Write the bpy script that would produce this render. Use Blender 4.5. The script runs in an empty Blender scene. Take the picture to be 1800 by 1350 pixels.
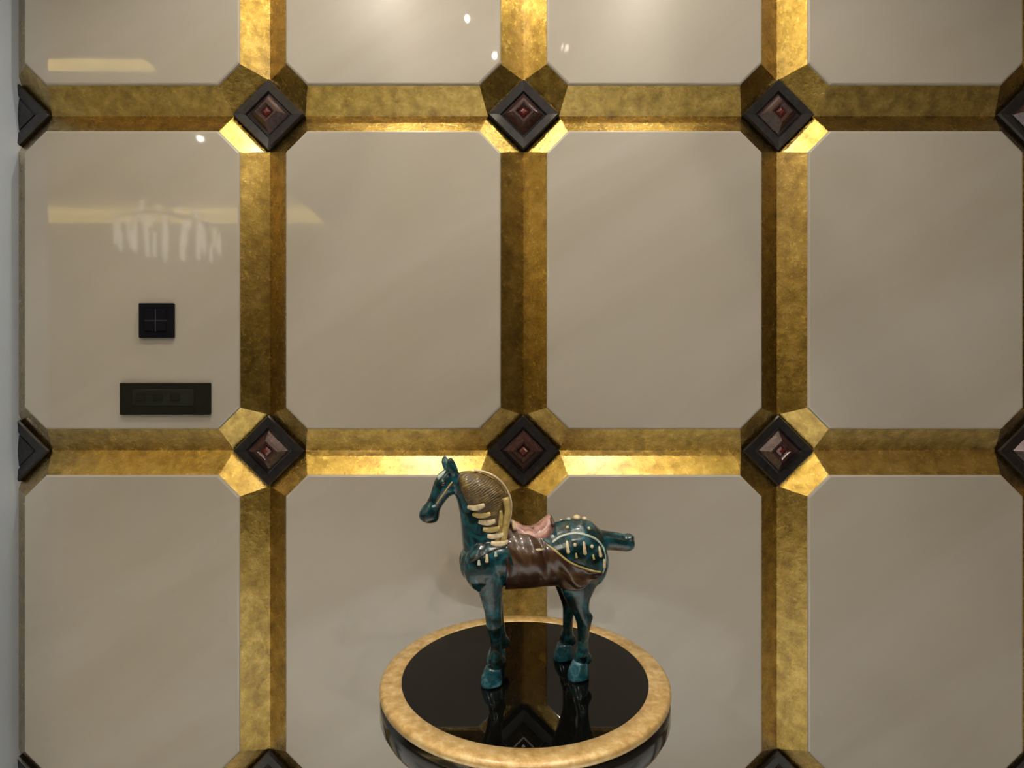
import bpy, bmesh, math, random
from mathutils import Vector, Matrix
random.seed(7)
C = bpy.context.scene
COL = C.collection
PI = math.pi

# ------------------------------------------------------------------ camera
F = 980.0                      # focal length in pixels of the 1800 px wide frame
cam_d = bpy.data.cameras.new('camera')
cam_d.sensor_width = 36.0
cam_d.lens = 36.0 * F / 1800.0
cam_d.shift_x = 0.0
cam_d.shift_y = 15.0 / 1800.0
cam_d.clip_start = 0.05
cam = bpy.data.objects.new('camera', cam_d)
COL.objects.link(cam)
cam.location = (0.0, -1.28, 1.28)
cam.rotation_euler = (PI / 2, 0, 0)
C.camera = cam

# ------------------------------------------------------------------ world, exposure
w = bpy.data.worlds.new('world'); C.world = w; w.use_nodes = True
w.node_tree.nodes['Background'].inputs[0].default_value = (1.0, 0.82, 0.62, 1)
w.node_tree.nodes['Background'].inputs[1].default_value = 0.02
C.view_settings.view_transform = 'Standard'
C.view_settings.look = 'None'
C.view_settings.gamma = 1.0
C.view_settings.use_curve_mapping = False
C.view_settings.exposure = 0.06

CEIL = 2.76
def lamp(name, kind, loc, energy, color, size=0.03, rot=(0, 0, 0), cone=None, blend=1.0, sx=None, sy=None):
    l = bpy.data.lights.new(name, kind)
    l.energy = energy; l.color = color
    if kind == 'AREA':
        if sx: l.shape = 'RECTANGLE'; l.size = sx; l.size_y = sy
        else: l.shape = 'DISK'; l.size = size
    else:
        l.shadow_soft_size = size
    if kind == 'SPOT':
        l.spot_size = cone; l.spot_blend = blend
    o = bpy.data.objects.new(name, l); COL.objects.link(o)
    o.location = loc; o.rotation_euler = rot
    return o
WARM = (1.0, 0.80, 0.58)
NEUT = (1.0, 0.90, 0.76)
# the two wall-side downlights, other downlights and added fill rows, the pendant
DOWN = [(-0.33, -0.24, 21.0, NEUT), (0.40, -0.24, 14.0, NEUT), (-0.46, -0.74, 39.0, NEUT), (0.46, -0.74, 34.0, NEUT),
        (-1.80, -1.95, 3.0, NEUT), (-4.10, -3.40, 10.0, NEUT),
        (-2.60, -1.58, 8.0, NEUT), (-0.95, -1.58, 20.0, NEUT), (0.65, -1.58, 28.0, NEUT), (2.10, -1.58, 10.0, WARM),  # unseen middle row, added to light the panels evenly
        (0.07, -2.40, 60.0, NEUT), (-1.65, -2.40, 45.0, NEUT), (1.80, -2.40, 12.0, WARM)]  # unseen back row, added for more fill light
for x, y, e, c in DOWN:
    lamp('downlight_and_fill_beam', 'SPOT', (x, y, CEIL - 0.012), e, c, 0.018, (0, 0, 0), math.radians(160), 1.0)
ADDED_FLOORSPOT = (0.0, -1.62)
lamp('added_floor_fill', 'SPOT', (*ADDED_FLOORSPOT, CEIL - 0.012), 420.0, (1.0, .93, .84), 0.018, (0, 0, 0), math.radians(50), .35)  # unseen spot added to brighten the floor mirrored in the gold
PEND = (0.02, -0.58, 2.47)
BULBS = [(-0.146, -0.55, 2.50), (-0.058, -0.60, 2.41), (0.10, -0.56, 2.49), (0.05, -0.66, 2.42)]
for b in BULBS:
    lamp('pendant_glow', 'POINT', b, 4.6, WARM, 0.008)

# ------------------------------------------------------------------ materials
def mat(name, col=(.8, .8, .8), rough=.5, metal=0., spec=.5, coat=0., coat_r=.05, emit=None, es=0.):
    m = bpy.data.materials.new(name); m.use_nodes = True
    b = m.node_tree.nodes['Principled BSDF']
    b.inputs['Base Color'].default_value = (*col, 1)
    b.inputs['Roughness'].default_value = rough
    b.inputs['Metallic'].default_value = metal
    b.inputs['Specular IOR Level'].default_value = spec
    b.inputs['Coat Weight'].default_value = coat
    b.inputs['Coat Roughness'].default_value = coat_r
    if emit:
        b.inputs['Emission Color'].default_value = (*emit, 1)
        b.inputs['Emission Strength'].default_value = es
    return m
def nd(m, t, **kw):
    n = m.node_tree.nodes.new(t)
    for k, v in kw.items():
        if hasattr(n, k): setattr(n, k, v)
    return n
def lk(m, a, b): m.node_tree.links.new(a, b)
def ramp(m, fac, stops):
    r = nd(m, 'ShaderNodeValToRGB')
    e = r.color_ramp.elements
    while len(e) < len(stops): e.new(0.5)
    for el, (p, c) in zip(e, stops):
        el.position = p; el.color = (*c, 1)
    lk(m, fac, r.inputs[0]); return r
def noise(m, scale, detail=4, dist=0., coord='Object', vec=None, rough=.55):
    n = nd(m, 'ShaderNodeTexNoise'); n.inputs['Scale'].default_value = scale
    n.inputs['Detail'].default_value = detail; n.inputs['Distortion'].default_value = dist
    n.inputs['Roughness'].default_value = rough
    if vec is None:
        tc = nd(m, 'ShaderNodeTexCoord'); vec = tc.outputs[coord]
    lk(m, vec, n.inputs['Vector']); return n
def bump(m, h, strength, dist=.001):
    b = nd(m, 'ShaderNodeBump'); b.inputs['Strength'].default_value = strength
    b.inputs['Distance'].default_value = dist
    lk(m, h, b.inputs['Height']); lk(m, b.outputs[0], m.node_tree.nodes['Principled BSDF'].inputs['Normal'])
def P(m): return m.node_tree.nodes['Principled BSDF']

def gold_leaf(name, c_dark, c_mid, c_light, rlo, rhi, bs=.35, scale=26):
    m = mat(name, c_mid, .3, 1.)
    geo = nd(m, 'ShaderNodeNewGeometry')
    n1 = noise(m, scale, 8, .2, vec=geo.outputs['Position'], rough=.62)
    r = ramp(m, n1.outputs[0], [(.30, c_dark), (.50, c_mid), (.70, c_light)])
    lk(m, r.outputs[0], P(m).inputs['Base Color'])
    n2 = noise(m, scale * 3.2, 6, .3, vec=geo.outputs['Position'], rough=.7)
    mr = nd(m, 'ShaderNodeMapRange'); mr.inputs['To Min'].default_value = rlo; mr.inputs['To Max'].default_value = rhi
    lk(m, n2.outputs[0], mr.inputs['Value']); lk(m, mr.outputs[0], P(m).inputs['Roughness'])
    bump(m, n2.outputs[0], bs, .0025)
    P(m).inputs['Coat Weight'].default_value = 1.; P(m).inputs['Coat Roughness'].default_value = .26
    return m
M = {}
M['gold'] = gold_leaf('gold_leaf', (.25, .148, .018), (.42, .272, .042), (.60, .41, .10), .16, .36, .38, 38)
M['rim_gold'] = gold_leaf('table_gold', (.46, .28, .08), (.66, .44, .17), (.84, .66, .34), .38, .55, .5, 60)
P(M['rim_gold']).inputs['Metallic'].default_value = .45

# cream polished panels with faint diagonal streaks
m = mat('cream_panel', (.5, .45, .38), .35, 0, .3, .75, .035)
geo = nd(m, 'ShaderNodeNewGeometry')
vr = nd(m, 'ShaderNodeVectorRotate', rotation_type='Y_AXIS'); vr.inputs['Angle'].default_value = math.radians(32)
lk(m, geo.outputs['Position'], vr.inputs['Vector'])
mp = nd(m, 'ShaderNodeMapping')
mp.inputs['Scale'].default_value = (.55, 1, 2.6)
lk(m, vr.outputs[0], mp.inputs['Vector'])
n1 = noise(m, 1.5, 4, .9, vec=mp.outputs[0])
r = ramp(m, n1.outputs[0], [(.32, (.354, .322, .270)), (.5, (.380, .350, .300)), (.68, (.400, .373, .328))])
lk(m, r.outputs[0], P(m).inputs['Base Color'])
P(m).inputs['Coat IOR'].default_value = 1.6; M['panel'] = m

M['bronze'] = mat('dark_bronze', (.035, .032, .032), .32, .35, .5, .5, .12)
n1 = noise(M['bronze'], 90, 5, .4)
r = ramp(M['bronze'], n1.outputs[0], [(.3, (.009, .008, .009)), (.6, (.024, .022, .024)), (.8, (.05, .042, .04))])
lk(M['bronze'], r.outputs[0], P(M['bronze']).inputs['Base Color'])
bump(M['bronze'], n1.outputs[0], .3, .001)
M['plum'] = mat('plum_pyramid', (.045, .02, .018), .25, .2, .5, .6, .1)
n1 = noise(M['plum'], 120, 3); r = ramp(M['plum'], n1.outputs[0], [(.3, (.03, .014, .012)), (.7, (.07, .03, .026))])
lk(M['plum'], r.outputs[0], P(M['plum']).inputs['Base Color'])
M['red'] = mat('stud_red', (.09, .012, .008), .25, 0, .5, .5, .1)
n1 = noise(M['red'], 150, 2); r = ramp(M['red'], n1.outputs[0], [(.3, (.06, .008, .006)), (.7, (.12, .02, .012))])
lk(M['red'], r.outputs[0], P(M['red']).inputs['Base Color'])

def plain(name, c1, c2, rough, scale=3., bs=0., **kw):
    m = mat(name, c1, rough, **kw)
    n = noise(m, scale, 4)
    r = ramp(m, n.outputs[0], [(.3, c1), (.7, c2)])
    lk(m, r.outputs[0], P(m).inputs['Base Color'])
    if bs: bump(m, n.outputs[0], bs)
    return m
M['grey_wall'] = plain('grey_paint', (.40, .46, .55), (.42, .48, .57), .7)
M['room_wall'] = plain('beige_wallcovering', (.13, .095, .055), (.15, .11, .065), .6)
M['side_wall'] = plain('tan_wallcovering', (.34, .25, .14), (.38, .28, .16), .6)
M['dark_room'] = plain('brown_wallcovering', (.09, .06, .03), (.11, .075, .04), .6)
M['ceiling'] = plain('ceiling_paint', (.62, .55, .45), (.66, .59, .48), .8)
M['black_base'] = plain('black_skirting', (.01, .01, .01), (.02, .018, .016), .2)
m = mat('marble_floor', (.5, .5, .5), .08)
n1 = noise(m, .9, 8, 2.2); r = ramp(m, n1.outputs[0], [(.36, (.36, .38, .40)), (.46, (.66, .70, .74)), (.6, (.70, .76, .82)), (.72, (.46, .48, .50))])
lk(m, r.outputs[0], P(m).inputs['Base Color']); M['floor'] = m
M['glass_top'] = plain('black_glass', (.002, .002, .0018), (.003, .003, .0025), .012, 8)
P(M['glass_top']).inputs['IOR'].default_value = 1.36
M['lacquer'] = plain('black_lacquer', (.006, .006, .007), (.011, .011, .012), .16, 30, coat=.5, coat_r=.08)
M['switch'] = plain('black_plastic', (.004, .004, .006), (.005, .005, .008), .5, 40, spec=.08)
M['seam'] = plain('switch_seam', (.03, .03, .045), (.05, .05, .07), .4, 40)
M['ctl'] = plain('olive_black_plastic', (.010, .010, .006), (.013, .013, .008), .5, 40, spec=.1)
M['ctl_in'] = plain('smoked_screen', (.014, .016, .012), (.022, .024, .018), .25, 30, spec=.3)
M['metal'] = plain('brushed_steel', (.55, .53, .5), (.65, .62, .58), .25, 30, metal=1.)
M['led'] = mat('led_strip', (.1, .1, .05), .5, emit=(1., .86, .34), es=32.)
M['led_near'] = mat('bright_led_strip', (.1, .1, .05), .5, emit=(1., .86, .34), es=110.)
M['bulb'] = mat('bulb_glow', (.1, .1, .1), .5, emit=(1., .86, .66), es=45.)
M['disc'] = mat('downlight_disc', (.1, .1, .1), .5, emit=(1., .9, .78), es=3.)
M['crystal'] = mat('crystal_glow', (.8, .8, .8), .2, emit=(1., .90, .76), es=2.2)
# thin clear glass of the pendant globe
m = bpy.data.materials.new('clear_globe'); m.use_nodes = True; nt = m.node_tree
nt.nodes.remove(nt.nodes['Principled BSDF'])
tr = nt.nodes.new('ShaderNodeBsdfTransparent'); gl = nt.nodes.new('ShaderNodeBsdfGlossy'); gl.inputs['Roughness'].default_value = .02
fr = nt.nodes.new('ShaderNodeFresnel'); fr.inputs[0].default_value = 1.35
mx = nt.nodes.new('ShaderNodeMixShader'); lk(m, fr.outputs[0], mx.inputs[0]); lk(m, tr.outputs[0], mx.inputs[1]); lk(m, gl.outputs[0], mx.inputs[2])
lk(m, mx.outputs[0], nt.nodes['Material Output'].inputs[0]); M['globe'] = m

# glazed pottery
def glaze(name, stops, rough=.2, scale=45, dist=.8, coat=.6, bs=.25):
    m = mat(name, stops[0][1], rough, 0, .5, coat, .08)
    n = noise(m, scale, 6, dist, rough=.6)
    r = ramp(m, n.outputs[0], stops); lk(m, r.outputs[0], P(m).inputs['Base Color'])
    bump(m, n.outputs[0], bs, .0015)
    return m
M['teal'] = glaze('teal_glaze', [(.36, (.002, .007, .006)), (.49, (.004, .030, .036)), (.60, (.008, .075, .098)), (.74, (.04, .18, .24))], .22, 45, .8, .4)
M['hoof'] = glaze('lit_hoof_glaze', [(.32, (.003, .03, .042)), (.5, (.012, .085, .12)), (.72, (.12, .30, .38))])  # brighter blue paints the light on the hooves into the glaze
M['mane'] = glaze('amber_mane', [(.28, (.03, .014, .004)), (.5, (.085, .052, .012)), (.72, (.22, .155, .04))], .35, 60)
mm_ = M['mane']; wv = nd(mm_, 'ShaderNodeTexWave'); wv.inputs['Scale'].default_value = 85; wv.inputs['Distortion'].default_value = 6.
wv.inputs['Detail'].default_value = 2
tc_ = nd(mm_, 'ShaderNodeTexCoord'); vr_ = nd(mm_, 'ShaderNodeVectorRotate', rotation_type='Y_AXIS'); vr_.inputs['Angle'].default_value = math.radians(-62)
lk(mm_, tc_.outputs['Object'], vr_.inputs['Vector']); lk(mm_, vr_.outputs[0], wv.inputs['Vector'])
bump(mm_, wv.outputs['Fac'], .4, .0015); P(mm_).inputs['Coat Weight'].default_value = .2; P(mm_).inputs['Roughness'].default_value = .45
M['cream'] = glaze('cream_glaze', [(.3, (.42, .32, .18)), (.55, (.66, .55, .36)), (.8, (.8, .72, .52))], .35, 80)
M['goldlock'] = glaze('yellow_glaze', [(.3, (.28, .20, .06)), (.55, (.45, .34, .12)), (.8, (.6, .48, .2))], .35, 80)
M['brown'] = glaze('brown_glaze', [(.30, (.010, .003, .002)), (.5, (.040, .015, .006)), (.72, (.13, .075, .028))], .32, 28)
M['pink'] = glaze('rose_saddle', [(.3, (.16, .07, .06)), (.55, (.40, .22, .19)), (.8, (.65, .45, .38))], .32, 60)
M['pale'] = glaze('pale_green_glaze', [(.3, (.20, .28, .24)), (.6, (.45, .52, .45)), (.8, (.6, .66, .58))], .35, 90)
M['black'] = glaze('black_glaze', [(.3, (.003, .004, .004)), (.7, (.01, .012, .012))], .2, 60)

# ------------------------------------------------------------------ helpers
def obj(name, bm, m, parent=None, smooth=False, loc=None):
    me = bpy.data.meshes.new(name)
    bmesh.ops.recalc_face_normals(bm, faces=bm.faces)
    bm.to_mesh(me); bm.free()
    if smooth:
        for p in me.polygons: p.use_smooth = True
    if m: me.materials.append(m)
    o = bpy.data.objects.new(name, me); COL.objects.link(o)
    if parent: o.parent = parent
    if loc: o.location = loc
    return o
def dupl(src, loc=None, parent=None, name=None):
    o = src.copy(); COL.objects.link(o)
    if loc is not None: o.location = loc
    if parent: o.parent = parent
    return o
def thing(name, label, cat, loc=(0, 0, 0), rz=0, group=None):
    o = bpy.data.objects.new(name, None); COL.objects.link(o)
    o.empty_display_size = .1; o.location = loc; o.rotation_euler = (0, 0, rz)
    o['label'] = label; o['category'] = cat
    if group: o['group'] = group
    return o
def box(bm, x0, x1, y0, y1, z0, z1, bev=0):
    vs = [bm.verts.new(v) for v in [(x0, y0, z0), (x1, y0, z0), (x1, y1, z0), (x0, y1, z0), (x0, y0, z1), (x1, y0, z1), (x1, y1, z1), (x0, y1, z1)]]
    fs = [bm.faces.new([vs[i] for i in f]) for f in [(0, 1, 2, 3), (4, 5, 6, 7), (0, 1, 5, 4), (1, 2, 6, 5), (2, 3, 7, 6), (3, 0, 4, 7)]]
    if bev:
        es = list({e for f in fs for e in f.edges})
        bmesh.ops.bevel(bm, geom=es, offset=bev, segments=2, affect='EDGES', profile=.5)
    return bm
def mbox(*a, **k): return box(bmesh.new(), *a, **k)
def lathe(prof, n=64, closed=True):
    bm = bmesh.new(); rings = []
    for r, z in prof:
        if r < 1e-6: rings.append([bm.verts.new((0, 0, z))])
        else: rings.append([bm.verts.new((r * math.cos(2 * PI * i / n), r * math.sin(2 * PI * i / n), z)) for i in range(n)])
    for a, b in zip(rings, rings[1:]):
        for i in range(n):
            j = (i + 1) % n
            if len(a) == 1 and len(b) == 1: continue
            if len(a) == 1: bm.faces.new([a[0], b[i], b[j]])
            elif len(b) == 1: bm.faces.new([a[i], a[j], b[0]])
            else: bm.faces.new([a[i], a[j], b[j], b[i]])
    return bm
def struct(name, bm, m, parent=None, label=None):
    o = obj(name, bm, m, parent)
    o['kind'] = 'structure'
    if label: o['label'] = label
    return o

# ------------------------------------------------------------------ room shell
XN = [-1.169 + .598 * i for i in range(7)]          # stud columns
ZN = [2.7205, 1.932, 1.1435, .355]                   # stud rows
XL, XR = XN[0], XN[-1]
RX0, RX1, RY = -5.2, 4.1, -4.15
HW, CUT, TIP, DEP, BACK = .0525, .049, .084, .036, .045
struct('floor', mbox(RX0 - .1, RX1 + .1, RY - .1, .2, -.1, 0), M['floor'])
wall = struct('wall_back', mbox(XL, XR, BACK, .20, 0, CEIL + .1), M['room_wall'])
wall['label'] = 'wall of cream octagonal panels with sunken gold leaf grooves and dark diamond studs'
struct('wall_left', mbox(RX0 - .1, XL + .012, -.12, .20, 0, CEIL + .1), M['grey_wall'], label='plain grey wall edge left of the gold grid')
struct('wall_right', mbox(XR, RX1 + .1, -.12, .20, 0, CEIL + .1), M['room_wall'])
struct('wall_front', mbox(RX0 - .1, RX1 + .1, RY - .2, RY, 0, CEIL + .3), M['dark_room'])
struct('wall_far_left', mbox(RX0 - .2, RX0, RY, -.12, 0, CEIL + .3), M['room_wall'])
struct('wall_far_right', mbox(RX1, RX1 + .1, RY, -.12, 0, CEIL + .3), M['side_wall'])
struct('trim_1', mbox(XL + .012, XR, -.02, BACK, ZN[0], CEIL, bev=.004), M['ceiling'])
struct('baseboard_back', mbox(XL, XR, -.012, BACK, 0, .12, bev=.003), M['black_base'])
# ceiling with a recessed tray on the left part
TX0, TX1, TY0, TY1 = -4.9, -1.62, -3.88, -1.19
bm = bmesh.new()
box(bm, TX1, RX1 + .1, RY - .1, .2, CEIL, CEIL + .05)
box(bm, RX0 - .1, TX0, RY - .1, .2, CEIL, CEIL + .05)
box(bm, TX0, TX1, TY1, .2, CEIL, CEIL + .05)
box(bm, TX0, TX1, RY - .1, TY0, CEIL, CEIL + .05)
box(bm, TX0 - .15, TX1 + .15, TY0 - .15, TY1 + .15, CEIL + .20, CEIL + .25)
for a in [(TX0 - .15, TX0 - .12, TY0 - .15, TY1 + .15), (TX1 + .12, TX1 + .15, TY0 - .15, TY1 + .15),
          (TX0 - .15, TX1 + .15, TY0 - .15, TY0 - .12), (TX0 - .15, TX1 + .15, TY1 + .12, TY1 + .15)]:
    box(bm, a[0], a[1], a[2], a[3], CEIL + .05, CEIL + .20)
for a in [(TX0, TX0 + .012, TY0, TY1), (TX1 - .012, TX1, TY0, TY1), (TX0, TX1, TY0, TY0 + .012), (TX0, TX1, TY1 - .012, TY1)]:
    box(bm, *a, CEIL, CEIL + (.085 if a[2] < -1.4 else .055))
box(bm, TX0 - .1, TX1 + .1, -1.55, -1.43, CEIL + .075, CEIL + .205)  # cross-beam added to catch strip light and reflect as a yellow band
struct('ceiling', bm, M['ceiling'])
for i, (a, b, c, d) in enumerate([(TX0, TX1, TY1 + .06, TY1 + .08), (TX0, TX1, TY0 - .08, TY0 - .06),
                                  (TX0 - .08, TX0 - .06, TY0, TY1), (TX1 + .06, TX1 + .08, TY0, TY1)]):
    o = obj('cove_light', mbox(a, b, c, d, CEIL + .052, CEIL + .072), M['led_near'] if i == 0 else M['led'])
    o['label'] = 'yellow light strip in the ceiling tray, %s edge' % ['wall side', 'far', 'left', 'right'][i]
    o['category'] = 'light'; o['group'] = 'ceiling tray light strips'

# ------------------------------------------------------------------ gold grid: panels, grooves, corner facets, studs
def octo(x0, x1, z0, z1, c, cb):
    pts = []
    pts += [(x0, z0 + cb), (x0 + cb, z0)] if cb else [(x0, z0)]
    pts += [(x1 - cb, z0), (x1, z0 + cb)] if cb else [(x1, z0)]
    pts += [(x1, z1 - c), (x1 - c, z1), (x0 + c, z1), (x0, z1 - c)]
    return pts
def make_panel(cx, z0, z1, clip):
    w2 = .598 / 2 - HW
    pts = octo(-w2, w2, z0, z1, CUT, 0 if clip else CUT)
    bm = bmesh.new()
    n = len(pts)
    cxm, czm = 0, (z0 + z1) / 2
    def ring(y, ins):
        out = []
        for (x, z) in pts:
            sx = (w2 - ins) / w2; sz = ((z1 - z0) / 2 - ins) / ((z1 - z0) / 2)
            out.append(bm.verts.new((x * sx, y, czm + (z - czm) * sz)))
        return out
    R = [ring(BACK, 0), ring(0.0005, 0), ring(-.0035, .0012), ring(-.005, .004), ring(-.005, .010)]
    for a, b in zip(R, R[1:]):
        for i in range(n):
            bm.faces.new([a[i], a[(i + 1) % n], b[(i + 1) % n], b[i]])
    bm.faces.new(R[0]); bm.faces.new(R[-1])
    return bm
def prism(front, back_y=BACK):
    """front: loop list of faces given as vertex coordinate lists; adds a back of the same outline"""
    bm = bmesh.new()
    vm = {}
    def v(p):
        k = tuple(round(q, 6) for q in p)
        if k not in vm: vm[k] = bm.verts.new(p)
        return vm[k]
    for f in front: bm.faces.new([v(p) for p in f])
    bnd = [e for e in bm.edges if len(e.link_faces) == 1]
    bv = {}
    for e in bnd:
        for q in e.verts:
            if q not in bv: bv[q] = bm.verts.new((q.co.x, back_y, q.co.z))
    for e in bnd:
        a, b = e.verts
        try: bm.faces.new([a, b, bv[b], bv[a]])
        except ValueError: pass
    return bm
# vertical groove (two facets), between node tips
def vgroove(zt, zb, top=True, bot=True, left=True, right=True):
    e = .0005
    fs = []
    zta, ztb = (zt - TIP, zt - HW - CUT) if top else (zt, zt)
    zba, zbb = (zb + TIP, zb + HW + CUT) if bot else (zb, zb)
    if left: fs.append([(-HW, 0, ztb), (0, DEP, zta), (0, DEP, zba), (-HW, 0, zbb)])
    if right: fs.append([(HW, 0, ztb), (0, DEP, zta), (0, DEP, zba), (HW, 0, zbb)])
    return prism(fs)
def hgroove(xl, xr, up=True, down=True):
    fs = []
    if up: fs.append([(xl + HW + CUT, 0, HW), (xl + TIP, DEP, 0), (xr - TIP, DEP, 0), (xr - HW - CUT, 0, HW)])
    if down: fs.append([(xl + HW + CUT, 0, -HW), (xl + TIP, DEP, 0), (xr - TIP, DEP, 0), (xr - HW - CUT, 0, -HW)])
    return prism(fs)
def cfacet(sx, sz):
    return prism([[(sx * HW, 0, sz * (HW + CUT)), (sx * (HW + CUT), 0, sz * HW), (sx * TIP, DEP, 0), (0, DEP, sz * TIP)]])
def diamond_ring(bm, r, y, clipx=None):
    pts = [(r, 0), (0, r), (-r, 0), (0, -r)]
    if clipx == 1: pts = [(0, -r), (r, 0), (0, r)]       # right half
    if clipx == -1: pts = [(0, r), (-r, 0), (0, -r)]
    return [bm.verts.new((x, y, z)) for x, z in pts]
def stud_mesh(levels, cap=True, clipx=None):
    bm = bmesh.new(); R = [diamond_ring(bm, r, y, clipx) for r, y in levels]
    n = len(R[0])
    for a, b in zip(R, R[1:]):
        for i in range(n):
            bm.faces.new([a[i], a[(i + 1) % n], b[(i + 1) % n], b[i]])
    bm.faces.new(R[-1]); bm.faces.new(R[0])
    return bm
LV_BASE = [(TIP, BACK), (TIP, DEP - .008), (TIP * .955, DEP - .012), (TIP * .66, DEP - .010), (TIP * .62, DEP - .005), (TIP*.60, DEP-.0055)]
LV_PYR = [(TIP * .58, DEP - .004), (TIP * .57, DEP - .007), (TIP * .30, DEP - .026), (TIP * .235, DEP - .026), (TIP * .15, DEP - .019)]
LV_C = [(TIP * .16, DEP - .015), (TIP * .145, DEP - .0205), (TIP * .06, DEP - .0235)]
def stud(x, z, clipx=None):
    a = obj('diamond_stud', stud_mesh(LV_BASE, clipx=clipx), M['bronze'], wall, loc=(x, 0, z))
    if clipx:
        obj('stud_center', stud_mesh([(TIP * .58, DEP - .004), (TIP * .57, DEP - .008), (TIP * .2, DEP - .011)], clipx=clipx), M['bronze'], a)
        return a
    b = obj('stud_pyramid', stud_mesh(LV_PYR, clipx=clipx), M['plum'], a)
    c = obj('stud_center', stud_mesh(LV_C, clipx=clipx), M['red'], a)
    return a
st0 = None
for j, z in enumerate(ZN):
    for i, x in enumerate(XN):
        if j == 0: continue
        if i in (0, len(XN) - 1):
            stud(x, z, 1 if i == 0 else -1)
        elif st0 is None:
            st0 = stud(x, z)
        else:
            s = dupl(st0, (x, 0, z), wall)
            for ch in list(st0.children): dupl(ch, None, s)
cache = {}
def inst(key, name, builder, m, loc):
    if key in cache: return dupl(cache[key], loc, wall)
    o = obj(name, builder(), m, wall, loc=loc); cache[key] = o; return o
NX = len(XN)
for i, x in enumerate(XN):
    L = i > 0; R = i < NX - 1
    for j in range(3):
        top = j > 0
        zt, zb = ZN[j], ZN[j + 1]
        inst(('v', L, R, top), 'gold_groove', lambda: vgroove(0 if top else -0.0, -(zt - zb), top, True, L, R), M['gold'], (x, 0, zt))
    inst(('vb', L, R), 'gold_groove', lambda: vgroove(0, -(ZN[3] - .12), True, False, L, R), M['gold'], (x, 0, ZN[3]))
    for j in range(1, 4):
        for sx in (-1, 1):
            if (sx < 0 and not L) or (sx > 0 and not R): continue
            for sz in (-1, 1):
                inst(('c', sx, sz), 'corner_facet', lambda: cfacet(sx, sz), M['gold'], (x, 0, ZN[j]))
    if R:
        for j in range(0, 4):
            if j == 0:
                inst(('h0',), 'gold_groove', lambda: prism([[(HW, 0, -HW), (0, DEP, 0), (.598, DEP, 0), (.598 - HW, 0, -HW)]]), M['gold'], (x, 0, ZN[0]))
            else:
                inst(('h',), 'gold_groove', lambda: hgroove(0, .598), M['gold'], (x, 0, ZN[j]))
        cx = x + .299
        inst(('p',), 'cream_panel', lambda: make_panel(0, -(ZN[1] - ZN[2]) + HW, -HW, False), M['panel'], (cx, 0, ZN[1]))
        inst(('p',), 'cream_panel', None, M['panel'], (cx, 0, ZN[2]))
        inst(('p0',), 'cream_panel', lambda: make_panel(0, -(ZN[0] - ZN[1]) + HW, -HW, False), M['panel'], (cx, 0, ZN[0]))
        inst(('pb',), 'cream_panel', lambda: make_panel(0, -(ZN[3] - .122), -HW, True), M['panel'], (cx, 0, ZN[3]))

# ------------------------------------------------------------------ plates on the left panel
def px(x, y, Z=1.28): return (x - 900) * Z / F, 1.28 - (y - 690) * Z / F
PF = -.005
x0, z1 = px(245, 533, 1.27); x1, z0 = px(306, 594, 1.27)
t = thing('light_switch', 'square black wall switch with a faint cross between its four keys', 'switch', ((x0 + x1) / 2, PF, (z0 + z1) / 2))
hw_, hh_ = (x1 - x0) / 2, (z1 - z0) / 2
obj('cover_plate', mbox(-hw_, hw_, -.009, 0, -hh_, hh_, bev=.002), M['switch'], t)
k0 = None
for a in (-1, 1):
    for b in (-1, 1):
        g = .0015; kx = hw_ * .66 / 2
        if k0 is None:
            k0 = obj('switch_key', mbox(-kx + g, kx - g, -.0115, -.008, -kx + g, kx - g, bev=.001), M['switch'], t, loc=(a * kx, 0, b * kx))
        else: dupl(k0, (a * kx, 0, b * kx), t)
bm = bmesh.new(); box(bm, -hw_ * .64, hw_ * .64, -.0095, -.0085, -.0014, .0014); box(bm, -.0014, .0014, -.0096, -.0084, -hw_ * .64, hw_ * .64)
o = obj('key_seam', bm, M['seam'], t); o['label'] = 'faint bluish cross between the keys'
x0, z1 = px(212, 673, 1.27); x1, z0 = px(370, 729, 1.27)
t = thing('control_panel', 'long black rectangular wall plate with smoky inset window, below the square switch', 'switch panel', ((x0 + x1) / 2, PF, (z0 + z1) / 2))
hw_, hh_ = (x1 - x0) / 2, (z1 - z0) / 2
obj('cover_plate', mbox(-hw_, hw_, -.009, 0, -hh_, hh_, bev=.002), M['ctl'], t)
bm = bmesh.new()
obj('screen', mbox(-hw_ * .70, hw_ * .66, -.0105, -.0085, -hh_ * .42, hh_ * .6, bev=.0008), M['ctl_in'], t)
b0 = None
for q in range(3):
    xx = -hw_ * .52 + q * hw_ * .38
    if b0 is None: b0 = obj('button', mbox(-.011, .011, -.0118, -.010, -.008, .008, bev=.0008), M['ctl'], t, loc=(xx, 0, hh_ * .1))
    else: dupl(b0, (xx, 0, hh_ * .1), t)

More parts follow.
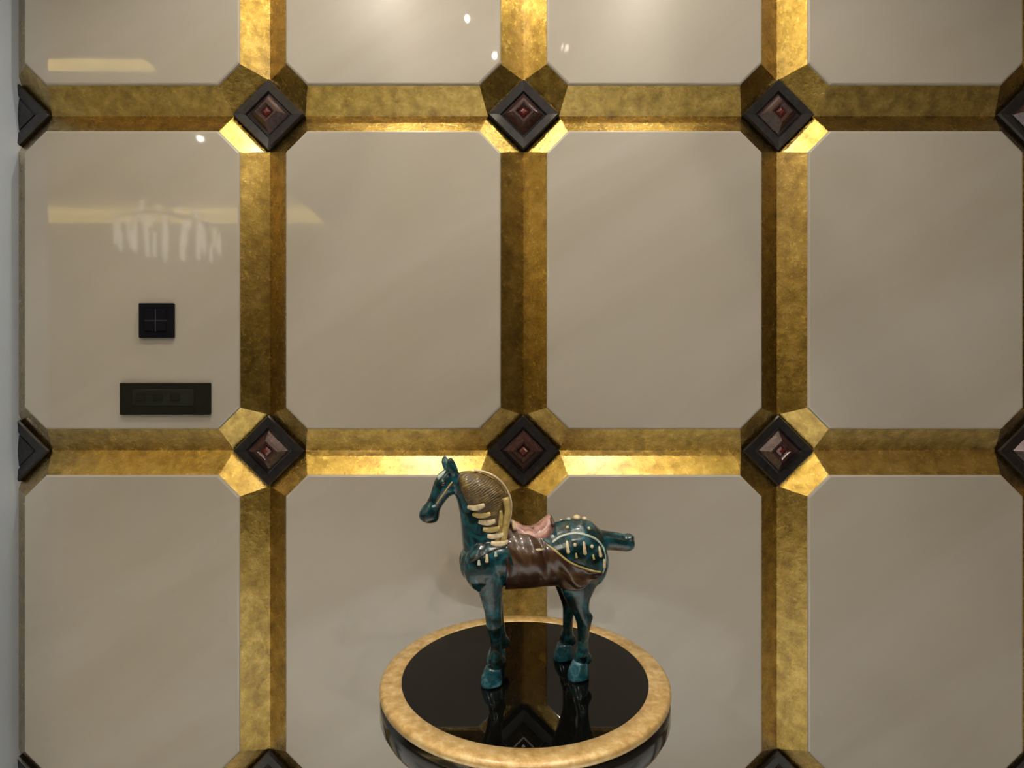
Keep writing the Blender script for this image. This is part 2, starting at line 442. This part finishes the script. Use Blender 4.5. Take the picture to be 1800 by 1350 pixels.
# ------------------------------------------------------------------ pedestal table
TC = (0.0215, -.322); TZ = .802; TR = .243; TI = .207
t = thing('pedestal_table', 'round pedestal table with black glass top inside a gold leaf ring', 'table', (TC[0], TC[1], 0))
obj('glass_top', lathe([(0, TZ - .014), (TI + .004, TZ - .014), (TI + .004, TZ - .0025), (TI - .0005, TZ - .0006), (0, TZ - .0006)], 128), M['glass_top'], t, True)
gt = t.children[0]
for p in gt.data.polygons: p.use_smooth = False
rim = obj('gold_ring', lathe([(TI, TZ - .012), (TI, TZ - .001), (TI + .0015, TZ), (TR - .006, TZ), (TR - .001, TZ - .003), (TR, TZ - .007), (TR - .001, TZ - .011), (TR - .006, TZ - .012), (TI, TZ - .012)], 128), M['rim_gold'], t, True)
obj('edge_band', lathe([(0, TZ - .0145), (TR - .008, TZ - .0145), (TR - .008, TZ - .017), (TR - .002, TZ - .020), (TR - .001, TZ - .026), (TR - .001, TZ - .046), (TR - .005, TZ - .054), (TR - .02, TZ - .058), (0, TZ - .058)], 128), M['lacquer'], t, True)
obj('pedestal_column', lathe([(0, TZ - .058), (.10, TZ - .058), (.095, TZ - .075), (.05, TZ - .11), (.04, TZ - .2), (.055, .42), (.04, .25), (.045, .14), (.09, .07), (.10, .05), (0, .05)], 64), M['lacquer'], t, True)
obj('column_collar', lathe([(.038, TZ - .205), (.052, TZ - .2), (.056, TZ - .19), (.052, TZ - .18), (.038, TZ - .175)], 64), M['rim_gold'], t, True)
obj('pedestal_base', lathe([(0, 0), (.19, 0), (.192, .02), (.17, .038), (.12, .05), (0, .05)], 64), M['lacquer'], t, True)

# ------------------------------------------------------------------ horse statue
HS = thing('horse_statue', 'teal glazed pottery horse with amber mane standing on the black round table top', 'statue', (.039, -.322 + .002, TZ + .0008), math.radians(8))
def hp(x, y): return (x - 940) * .00098, (1178 - y) * .00098
def interp(tab, x):
    if x <= tab[0][0]: return tab[0][1:]
    for a, b in zip(tab, tab[1:]):
        if x <= b[0]:
            f = (x - a[0]) / (b[0] - a[0]); f2 = f * f * (3 - 2 * f) * .35 + f * .65
            return tuple(p + (q - p) * f2 for p, q in zip(a[1:], b[1:]))
    return tab[-1][1:]
TR_TAB = [(812, 968, 992, .012), (818, 950, 1003, .026), (830, 932, 1016, .038), (850, 925, 1027, .047), (880, 925, 1027, .050), (920, 932, 1027, .051),
          (960, 928, 1025, .052), (995, 917, 1024, .053), (1020, 914, 1025, .052), (1040, 919, 1014, .046), (1056, 932, 1000, .034), (1066, 948, 984, .016)]
def tube(bm, rings, n=20, cap=True):
    """rings: (centre Vector, axis1 Vector*radius, axis2 Vector*radius)"""
    RR = []
    for c, a, b in rings:
        RR.append([bm.verts.new(c + a * math.cos(2 * PI * k / n) + b * math.sin(2 * PI * k / n)) for k in range(n)])
    for p, q in zip(RR, RR[1:]):
        for k in range(n):
            bm.faces.new([p[k], p[(k + 1) % n], q[(k + 1) % n], q[k]])
    if cap:
        bm.faces.new(RR[0]); bm.faces.new(RR[-1])
def limb(bm, pts, yw=.8, n=18, sub=3, yfun=None):
    """pts: (x, y, z, r_inplane, r_side) in metres, smooth tube in the side plane"""
    P_ = []
    m = len(pts)
    for i in range(m - 1):
        p0, p1, p2, p3 = pts[max(i - 1, 0)], pts[i], pts[i + 1], pts[min(i + 2, m - 1)]
        for s in range(sub):
            f = s / sub
            P_.append([.5 * (2 * b + (c - a) * f + (2 * a - 5 * b + 4 * c - d) * f * f + (3 * b - a - 3 * c + d) * f ** 3) for a, b, c, d in zip(p0, p1, p2, p3)])
    P_.append(list(pts[-1]))
    rings = []
    for i, p in enumerate(P_):
        a = Vector(P_[max(i - 1, 0)][:3]); b = Vector(P_[min(i + 1, len(P_) - 1)][:3])
        d = (b - a).normalized()
        side = Vector((0, 1, 0)); perp = d.cross(side).normalized(); side = perp.cross(d).normalized()
        rings.append((Vector(p[:3]), perp * p[3], side * p[4]))
    tube(bm, rings, n)
def ball(bm, c, r, seg=14):
    mt = Matrix.Translation(c) @ Matrix.Diagonal((r[0], r[1], r[2], 1))
    bmesh.ops.create_uvsphere(bm, u_segments=seg, v_segments=seg // 2 + 2, radius=1, matrix=mt)
K = .00098
bm = bmesh.new()
rings = []
for q in [812, 815, 820, 826, 832, 840, 850, 865, 880, 900, 920, 940, 960, 980, 995, 1010, 1022, 1032, 1042, 1050, 1058, 1063, 1066]:
    tt, bb, ww = interp(TR_TAB, q)
    x, zt = hp(q, tt); _, zb = hp(q, bb)
    rings.append((Vector((x, 0, (zt + zb) / 2)), Vector((0, ww, 0)), Vector((0, 0, (zt - zb) / 2))))
tube(bm, rings, 32)
def hl(lst, y=0):
    out = []
    for (a, b, r, s) in lst:
        x, z = hp(a, b); out.append((x, y, z, r * K, s))
    return out
# neck, head
limb(bm, hl([(868, 972, 50, .040), (855, 945, 44, .036), (843, 915, 34, .028), (832, 888, 26, .021), (820, 864, 20, .017), (806, 846, 17, .0145), (796, 838, 14, .013)]))
limb(bm, hl([(799, 829, 10, .011), (791, 836, 16, .0155), (784, 848, 19, .0175), (777, 861, 17, .0165), (770, 874, 14, .0140), (764, 885, 13.5, .0130), (759, 895, 16.5, .0145), (756, 903, 17.5, .0145), (754, 909, 15, .0125), (753, 913, 8, .0085)]))
ball(bm, Vector((hp(789, 856)[0], 0, hp(789, 856)[1])), (.0135, .0165, .0135))     # jowl
for s in (-1, 1):
    x, z = hp(779, 843); ball(bm, Vector((x, s * .0135, z)), (.0055, .004, .004))    # brow
    x, z = hp(750, 903); ball(bm, Vector((x, s * .008, z)), (.005, .0055, .005))     # nostril flare
# ears
for s in (-1, 1):
    dx = 0 if s < 0 else -9
    limb(bm, [(*[(hp(797 + dx * .3, 830)[0]), s * .007, hp(797, 830)[1]], .010, .0080), (hp(795 + dx * .6, 822)[0], s * .009, hp(795, 820)[1], .0092, .0070),
              (hp(793 + dx, 812)[0], s * .011, hp(793, 810)[1], .0072, .0050), (hp(793 + dx, 803)[0], s * .0115, hp(793, 801)[1], .0026, .0022)], n=10)
# legs: near side y<0
KF, KH = .00094, .00095
def fx(a): return ((a - 900) * KF - .039) * .99 - .006
def hx(a): return ((a - 900) * KH - .039) * .99 - .004
FRONT = [(856, 985, 30, .022), (860, 1015, 27, .021), (863, 1045, 21, .017), (867, 1078, 15.5, .0135), (869, 1103, 14.5, .0130), (871, 1122, 10, .0095), (872, 1145, 9.5, .0088),
         (872, 1160, 12.5, .0115), (869, 1171, 11, .0105), (866, 1180, 13.5, .0128), (864, 1192, 16.5, .0150), (863, 1202.5, 18, .0162)]
HIND = [(1020, 985, 42, .022), (1020, 1012, 37, .022), (1018, 1036, 31, .020), (1019, 1057, 21, .0155), (1023, 1076, 15, .0125), (1028, 1092, 14, .0120), (1027, 1112, 10.5, .0095), (1026, 1134, 10, .0088),
        (1024, 1150, 13, .0115), (1021, 1160, 11, .0105), (1019, 1168, 13, .0125), (1018, 1180, 16, .0148), (1018, 1190, 17.5, .0160)]
def leg(tab, f, k, zb, side, dx, y0, y1):
    out = []
    n = len(tab)
    for i, (a, b, r, s) in enumerate(tab):
        u = min(1, i / 4)
        out.append((f(a) + dx * min(1, i / 6), side * (y0 + (y1 - y0) * u), max((zb - b) * k, .0006), r * k, s))
    return out
limb(bm, leg(FRONT, fx, KF, 1203, -1, 0, .026, .035))
limb(bm, leg(FRONT, fx, KF, 1203, 1, .016, .026, .036))
limb(bm, leg(HIND, hx, KH, 1190.5, -1, 0, .027, .035))
limb(bm, leg(HIND, hx, KH, 1190.5, 1, -.009, .027, .036))
for f_, k_, zb_, s_, dx_, yy_, cx_ in ((fx, KF, 1203, -1, 0, .035, 864), (fx, KF, 1203, 1, .016, .036, 864), (hx, KH, 1190.5, -1, 0, .035, 1018), (hx, KH, 1190.5, 1, -.009, .036, 1018)):
    bh = bmesh.new(); d_ = zb_ - 1203
    limb(bh, [(f_(cx_ + 3) + dx_, s_ * yy_, 29 * k_, 11.5 * k_, .0112), (f_(cx_ + 2.5) + dx_, s_ * yy_, 26 * k_, 14.0 * k_, .0134), (f_(cx_ + .5) + dx_, s_ * yy_, 13 * k_, 17.6 * k_, .0160),
              (f_(cx_ - .5) + dx_, s_ * yy_, 2.5 * k_, 19.2 * k_, .0174), (f_(cx_ - .5) + dx_, s_ * yy_, .4 * k_, 18.6 * k_, .0168)], n=20)
    ho = obj('hoof', bh, M['hoof'], HS, True); ho['label'] = 'hoof with its highlight painted in brighter blue'
# shoulder, chest and haunch masses
for s in (-1, 1):
    x, z = hp(848, 985); ball(bm, Vector((x, s * .026, z)), (.034, .026, .042))
    x, z = hp(1030, 985); ball(bm, Vector((x, s * .024, z)), (.036, .030, .045))
    x, z = hp(828, 985); ball(bm, Vector((x, s * .014, z)), (.020, .020, .026))
    # hock points and fetlock tufts
for s, dx in ((-1, 0), (1, -.009)):
    ball(bm, Vector((hx(1035) + dx, s * .0355, (1190.5 - 1086) * KH)), (.009, .008, .010))
    ball(bm, Vector((hx(1034) + dx, s * .0355, (1190.5 - 1158) * KH)), (.008, .008, .010))
for s, dx in ((-1, 0), (1, .016)):
    ball(bm, Vector((fx(882) + dx, s * .0355, (1203 - 1166) * KF)), (.008, .008, .010))
# tail, tied and carried out behind
limb(bm, hl([(1044, 950, 18, .016), (1062, 955, 18, .015), (1080, 957, 17, .014), (1098, 960, 16, .014), (1112, 962, 15, .014), (1121, 962, 9, .009)]))
ball(bm, Vector((hp(1112, 951)[0], 0, hp(1112, 951)[1])), (.0095, .016, .006))
bmesh.ops.recalc_face_normals(bm, faces=bm.faces)
body = obj('body', bm, M['teal'], HS)
md = body.modifiers.new('r', 'REMESH'); md.mode = 'VOXEL'; md.voxel_size = .0021; md.use_smooth_shade = True
md2 = body.modifiers.new('s', 'SMOOTH'); md2.factor = .5; md2.iterations = 5
dg = bpy.context.evaluated_depsgraph_get(); dg.update()
me = bpy.data.meshes.new_from_object(body.evaluated_get(dg))
body.modifiers.clear(); body.data = me
if not me.materials: me.materials.append(M['teal'])
for p in me.polygons: p.use_smooth = True
from mathutils.bvhtree import BVHTree
bmt = bmesh.new(); bmt.from_mesh(me); BV = BVHTree.FromBMesh(bmt)
def surf(a, b, s=-1, off=.001):
    """point on the body's side under side-view position (a,b) px"""
    x, z = hp(a, b)
    h = BV.ray_cast(Vector((x, s * .2, z)), Vector((0, -s, 0)), .2)
    if h[0] is None: return None
    return h[0] + Vector((0, s * off, 0)) * 1
def strap(name, pts, r, m, s, flat=.5, n=8, sub=4, off=.0008, tassel=False):
    P_ = []
    mm = len(pts)
    for i in range(mm - 1):
        p0, p1, p2, p3 = pts[max(i - 1, 0)], pts[i], pts[i + 1], pts[min(i + 2, mm - 1)]
        for q in range(sub):
            f = q / sub
            P_.append(tuple(.5 * (2 * b + (c - a) * f + (2 * a - 5 * b + 4 * c - d) * f * f + (3 * b - a - 3 * c + d) * f ** 3) for a, b, c, d in zip(p0, p1, p2, p3)))
    P_.append(pts[-1])
    W = [surf(a, b, s, off) for a, b in P_]
    W = [q for q in W if q is not None]
    bm = bmesh.new(); rings = []
    for i, c in enumerate(W):
        d = (W[min(i + 1, len(W) - 1)] - W[max(i - 1, 0)]).normalized()
        nrm = BV.find_nearest(c)[1]
        a = d.cross(nrm).normalized()
        f = i / (len(W) - 1)
        k = (.55 + .6 * f) if tassel else 1.0
        if i in (0, len(W) - 1): k *= .35
        rings.append((c, a * r * k, nrm * r * flat * k))
    tube(bm, rings, n)
    return obj(name, bm, m, HS, True)
def pebble(name, c, r, m, s=-1):
    bm = bmesh.new(); ball(bm, Vector((0, 0, 0)), r, 12)
    return obj(name, bm, m, HS, True, loc=c)

# mane: thick crest over the neck
OUT = [(797, 832), (806, 823), (826, 822), (850, 828), (872, 840), (888, 857), (897, 880), (897, 905), (893, 930), (892, 947), (880, 951), (866, 949),
       (856, 938), (848, 925), (838, 912), (830, 900), (820, 890), (812, 874), (803, 855)]
def inflate(outline, thick, cx, cy, m, name, steps=5, ygrow=None):
    bm = bmesh.new()
    n = len(outline); sides = {}
    base = [bm.verts.new((hp(a, b)[0], 0, hp(a, b)[1])) for a, b in outline]
    for s in (-1, 1):
        prev = base
        for k in range(1, steps):
            f = k / steps; sc = math.cos(f * PI / 2) ; yy = math.sin(f * PI / 2) * thick
            cur = []
            for a, b in outline:
                x, z = hp(cx + (a - cx) * (1 - f * .9) , cy + (b - cy) * (1 - f * .9))
                cur.append(bm.verts.new((x, s * thick * math.sqrt(1 - (1 - f) ** 2.2), z)))
            for i in range(n): bm.faces.new([prev[i], prev[(i + 1) % n], cur[(i + 1) % n], cur[i]])
            prev = cur
        bm.faces.new(prev)
    bmesh.ops.recalc_face_normals(bm, faces=bm.faces)
    o = obj(name, bm, m, HS, True)
    md = o.modifiers.new('s', 'SUBSURF'); md.levels = 2; md.render_levels = 2
    return o
inflate(OUT, .036, 856, 888, M['mane'], 'mane')
# pale edge along the crest
bm = bmesh.new(); pts = [(834, 826), (848, 828), (864, 834), (880, 846), (891, 862), (898, 882), (897, 905), (893, 928), (892, 946)]
limb(bm, [(*(hp(a, b)[0], 0, hp(a, b)[1]), .0022, .005) for a, b in pts], n=10)
obj('mane_edge', bm, M['cream'], HS, True)
# combed locks ending at the neck's front
lk0 = None
for s in (-1, 1):
    for i, (a, b, c, d) in enumerate([(822, 884, 848, 878), (830, 896, 858, 893), (839, 908, 866, 905), (846, 920, 874, 917), (853, 931, 880, 928), (859, 942, 888, 940)]):
        bm = bmesh.new(); pl = []
        for q in range(5):
            f = q / 4
            X, Z = hp(a + (c - a) * f, b + (d - b) * f + 3 * math.sin(f * PI))
            yy = s * (.0225 + .0165 * f ** .7)
            h = BV.ray_cast(Vector((X, s * .2, Z)), Vector((0, -s, 0)), .2)
            if h[0] is not None and abs(h[0].y) + .002 > abs(yy): yy = h[0].y + s * .002
            pl.append((X, yy, Z, .0042 * (.45 + .75 * math.sin(PI * (.15 + .7 * f))), .003))
        limb(bm, pl, n=8)
        obj('mane_lock', bm, M['cream'] if i % 2 == 0 or i > 3 else M['goldlock'], HS, True)
# long back strands on the mane
for s in (-1, 1):
    for i, (pp) in enumerate([[(884, 868), (888, 890), (884, 915), (880, 944)], [(874, 890), (876, 908), (874, 925), (870, 946)]]):
        bm = bmesh.new()
        limb(bm, [(hp(a, b)[0], s * .0335 - s * .004 * i + s * q * .0012, hp(a, b)[1], .0055, .004) for q, (a, b) in enumerate(pp)], n=8)
        obj('mane_lock', bm, M['goldlock'], HS, True)
# forelock
for s in (-1, 1):
    x, z = hp(781, 831); bm = bmesh.new()
    limb(bm, [(x + .006, s * .004, z + .004, .004, .004), (x, s * .007, z, .005, .004), (x - .010, s * .009, z - .006, .0035, .003)], n=8)
    obj('forelock', bm, M['pale'], HS, True)

# eyes
for s in (-1, 1):
    q = surf(781, 846, s, .0)
    if q: pebble('eye', q, (.0042, .0026, .0034), M['black'])
    q = surf(750, 899, s, -.0004)
    if q: pebble('nostril', q, (.0020, .0012, .0028), M['black'])
    strap('mouth_line', [(744, 907), (752, 905), (760, 901)], .0007, M['black'], s, off=.0)
# bridle
def hoop(name, a, b, ang, r1, r2, m, th=.0015):
    x, z = hp(a, b); bm = bmesh.new(); n = 24; k = 8; ring = []
    u = Vector((math.cos(ang), 0, math.sin(ang))); v = Vector((0, 1, 0)); nn = u.cross(v)
    for i in range(n):
        t_ = 2 * PI * i / n; rad = (u * math.cos(t_) * r1 + v * math.sin(t_) * r2); rn = rad.normalized()
        ring.append([bm.verts.new(Vector((x, 0, z)) + rad + rn * th * math.cos(2 * PI * j / k) + nn * th * 1.6 * math.sin(2 * PI * j / k)) for j in range(k)])
    for i in range(n):
        for j in range(k):
            bm.faces.new([ring[i][j], ring[(i + 1) % n][j], ring[(i + 1) % n][(j + 1) % k], ring[i][(j + 1) % k]])
    return obj(name, bm, m, HS, True)
hoop('noseband', 765, 883, math.radians(30 - 180), .0105, .0120, M['pale'])
for s in (-1, 1):
    strap('cheek_strap', [(796, 842), (787, 853), (778, 866), (768, 880)], .0014, M['goldlock'], s)
# saddle blanket swept back over the barrel
def barrel(q, ang, s, off):
    tt, bb, ww = interp(TR_TAB, q); x, zt = hp(q, tt); _, zb = hp(q, bb)
    b = (zt - zb) / 2; zc = (zt + zb) / 2
    return Vector((x, s * (ww + off) * math.sin(ang), zc + (b + off) * math.cos(ang)))
def ang_of(q, y):
    tt, bb, ww = interp(TR_TAB, q); c = (tt + bb) / 2; h = (bb - tt) / 2
    return math.acos(max(-1, min(1, -(y - c) / h)))
TOPL = [(884, 938), (940, 936), (950, 944), (968, 958), (985, 972), (1005, 983), (1025, 990), (1046, 993)]
BOTL = [(884, 1022), (895, 1026), (985, 1026), (1010, 1018), (1030, 1006), (1046, 996)]
for s in (-1, 1):
    bm = bmesh.new(); G = []
    nu, nv = 44, 22
    for i in range(nu + 1):
        q = 884 + (1046 - 884) * i / nu
        yt, = interp(TOPL, q); yb, = interp(BOTL, q)
        a0 = ang_of(q, yt) if q > 946 else 0.12; a1 = min(ang_of(q, min(yb, 1031)), 2.75)
        row = []
        for j in range(nv + 1):
            a = a0 + (max(a1, a0 + .02) - a0) * j / nv
            v = j / nv
            fold = (.0036 * math.sin((q - 884) * .085 - v * 4.2) + .0016 * math.sin((q - 884) * .21 - v * 8 + 1)) * math.sin(PI * min(1, v * 1.1)) + .001
            p = barrel(q, a, s, 0)
            if a > .25:
                h = BV.ray_cast(Vector((p.x, s * .2, p.z)), Vector((0, -s, 0)), .2)
                if h[0] is not None and abs(h[0].y) > abs(p.y): p.y = h[0].y
            row.append(bm.verts.new(p + Vector((0, s * (.0035 + fold) * math.sin(a), (.0035 + fold) * math.cos(a)))))
        G.append(row)
    for i in range(nu):
        for j in range(nv): bm.faces.new([G[i][j], G[i + 1][j], G[i + 1][j + 1], G[i][j + 1]])
    o = obj('saddle_flap', bm, M['brown'], HS, True)
    md = o.modifiers.new('s', 'SOLIDIFY'); md.thickness = .0022; md.offset = -1
    # light piped edge
    strap('flap_piping', [(948, 943), (968, 957), (985, 971), (1005, 982), (1025, 989), (1044, 993)], .0017, M['pink'] if s > 0 else M['goldlock'], s, off=.005)
# saddle
bm = bmesh.new(); secs = []
for a, top, w2 in [(898, 926, .016), (903, 916, .022), (909, 917, .027), (920, 925, .031), (935, 927, .033), (948, 922, .033), (958, 912, .030), (966, 905, .026), (971, 912, .02)]:
    x, zt = hp(a, top); _, z0 = hp(a, 943)
    row = []
    for k in range(13):
        th = PI * k / 12
        row.append(bm.verts.new((x, -w2 * math.cos(th) * (1 + .15 * math.sin(th)), z0 + (zt - z0) * math.sin(th) ** .7 - .004 * (1 - math.sin(th)))))
    secs.append(row)
for a, b in zip(secs, secs[1:]):
    for k in range(12): bm.faces.new([a[k], a[k + 1], b[k + 1], b[k]])
bm.faces.new(secs[0]); bm.faces.new(secs[-1])
for a, b in zip(secs, secs[1:]): bm.faces.new([a[0], a[-1], b[-1], b[0]])
obj('saddle', bm, M['pink'], HS, True)
bm = bmesh.new()
limb(bm, [(hp(967, 912)[0], y, hp(967, 912)[1] + .008 * math.cos(y / .030 * PI / 2) - .006, .0035, .0035) for y in (-.030, -.02, -.01, 0, .01, .02, .030)], n=8)
obj('cantle', bm, M['brown'], HS, True)
bm = bmesh.new()
limb(bm, [(hp(901, 920)[0], y, hp(901, 920)[1] + .008 * math.cos(y / .024 * PI / 2) - .005, .0035, .0035) for y in (-.024, -.016, -.008, 0, .008, .016, .024)], n=8)
obj('pommel', bm, M['cream'], HS, True)
for s in (-1, 1):
    q = surf(940, 955, s, .007)
    # harness over the rump with hanging tassels
    strap('rump_strap', [(962, 945), (978, 936), (1000, 931), (1022, 934), (1042, 944), (1056, 962)], .0022, M['pale'], s)
    strap('rump_strap', [(1052, 956), (1055, 972), (1052, 990), (1047, 1000)], .0015, M['pale'], s)
    for a, b, L_ in [(987, 941, 20), (1016, 943, 21), (1044, 953, 17), (1051, 974, 16), (1001, 960, 9), (1031, 964, 9)]:
        strap('tassel', [(a, b), (a, b + L_ * .5), (a + 1, b + L_)], .0032 if L_ > 10 else .002, M['cream'] if L_ > 10 else M['goldlock'], s, flat=.7, tassel=True)
    # breast strap and ornaments
    strap('breast_strap', [(818, 975), (832, 966), (850, 957), (868, 951), (884, 948)], .0018, M['black'], s)
    for a, b, L_ in [(851, 957, 14), (838, 966, 9), (866, 955, 8)]:
        strap('tassel', [(a, b), (a, b + L_ * .5), (a, b + L_)], .003, M['cream'] if L_ > 10 else M['pale'], s, flat=.7, tassel=True)
    for a, b in [(1000, 948), (1030, 952), (993, 924), (1030, 926)]:
        q = surf(a, b, s, .0)
        if q: pebble('harness_boss', q, (.003, .003, .003), M['cream'])
q = None
for a, r in [(1001, .004), (1016, .0065), (1030, .0045)]:
    x, z = hp(a, interp(TR_TAB, a)[0]); pebble('rump_ornament', (x, 0, z + .001), (r, r * 1.4, r * .8), M['cream'] if a != 1001 else M['pale'])
# stirrup buckle under the saddle
for s in (-1, 1):
    x, z = hp(937, 953)
    pebble('buckle', (x, s * .0505, z), (.008, .002, .0024), M['cream'])
bmt.free()

# ------------------------------------------------------------------ ceiling lights, some added as unseen fill, and hanging lamps (seen only as reflections)
dl0 = None
dls_extra = (ADDED_FLOORSPOT[0], ADDED_FLOORSPOT[1], 0, 0)
dls = ['beside the gold wall, left of the pendant', 'beside the gold wall, right of the pendant', 'above and left of the table', 'above and right of the table', 'beside the ceiling tray edge', 'deep inside the ceiling tray',
       'leftmost of the middle row added as fill', 'second from the left in the middle row added as fill', 'third from the left in the middle row added as fill', 'rightmost of the middle row added as fill',
       'middle of the back row added as fill', 'left end of the back row added as fill', 'right end of the back row added as fill', 'centred in front of the table, added to brighten the floor']
for i, (x, y, e, c) in enumerate(DOWN + [dls_extra]):
    if dl0 is None:
        t = thing('downlight', 'small round recessed ceiling downlight ' + dls[i], 'downlight', (x, y, CEIL), group='ceiling downlights')
        obj('trim_ring', lathe([(.028, 0), (.028, -.004), (.036, -.006), (.042, -.003), (.042, 0), (.028, 0)], 32), M['metal'], t, True)
        obj('lamp_disc', lathe([(0, -.001), (.028, -.001), (.028, -.0002), (0, -.0002)], 32), M['disc'], t)
        dl0 = t
    else:
        t = dupl(dl0, (x, y, CEIL)); t['label'] = 'small round recessed ceiling downlight ' + dls[i]
        for ch in list(dl0.children): dupl(ch, None, t)
t = thing('pendant_lamp', 'clear glass globe pendant with small bright bulbs hung before the gold grid wall', 'lamp', PEND)
obj('glass_globe', lathe([(.02, .2)] + [(.2 * math.sin(a), .2 * math.cos(a)) for a in [PI * k / 24 for k in range(1, 24)]] + [(0, -.2)], 48), M['globe'], t, True)
obj('ceiling_rose', lathe([(0, CEIL - PEND[2]), (.06, CEIL - PEND[2]), (.055, CEIL - PEND[2] - .02), (0, CEIL - PEND[2] - .022)], 32), M['metal'], t, True)
for b in BULBS:
    lx, ly, lz = b[0] - PEND[0], b[1] - PEND[1], b[2] - PEND[2]
    bm = bmesh.new(); ball(bm, Vector((0, 0, 0)), (.009, .009, .012), 12)
    o = obj('bulb', bm, M['bulb'], t, True, loc=(lx, ly, lz))
    bm = bmesh.new(); tube(bm, [(Vector((0, 0, .013)), Vector((.0012, 0, 0)), Vector((0, .0012, 0))), (Vector((-lx * .7, -ly * .7, CEIL - b[2] - .02)), Vector((.0012, 0, 0)), Vector((0, .0012, 0)))], 8)
    obj('wire', bm, M['black_base'], o)
t = thing('chandelier', 'tiered crystal chandelier with hanging glass rods', 'chandelier', (-2.62, -3.0, CEIL))
obj('ceiling_rose', lathe([(0, 0), (.09, 0), (.08, -.03), (0, -.035)], 32), M['metal'], t, True)
obj('stem', lathe([(.012, -.03), (.012, -.30)], 12), M['metal'], t, True)
rod0 = None
for rr, zz, n, L_ in [(.34, -.21, 17, .17), (.23, -.17, 11, .22), (.20, -.06, 9, .09), (.10, -.22, 5, .2)]:
    hpz = lathe([(rr - .006, zz - .006), (rr + .006, zz - .006), (rr + .006, zz + .006), (rr - .006, zz + .006), (rr - .006, zz - .006)], 48)
    obj('frame_ring', hpz, M['metal'], t)
    for k in range(n):
        a = 2 * PI * k / n
        loc = (rr * math.cos(a), rr * math.sin(a), zz - .006 - .05 * (k % 3) * .4)
        if rod0 is None: rod0 = obj('crystal_rod', lathe([(0, 0), (.012, -.004), (.013, -.14), (0, -.15)], 8), M['crystal'], t, loc=loc)
        else:
            r_ = dupl(rod0, loc, t); r_.scale = (1, 1, L_ / .16)
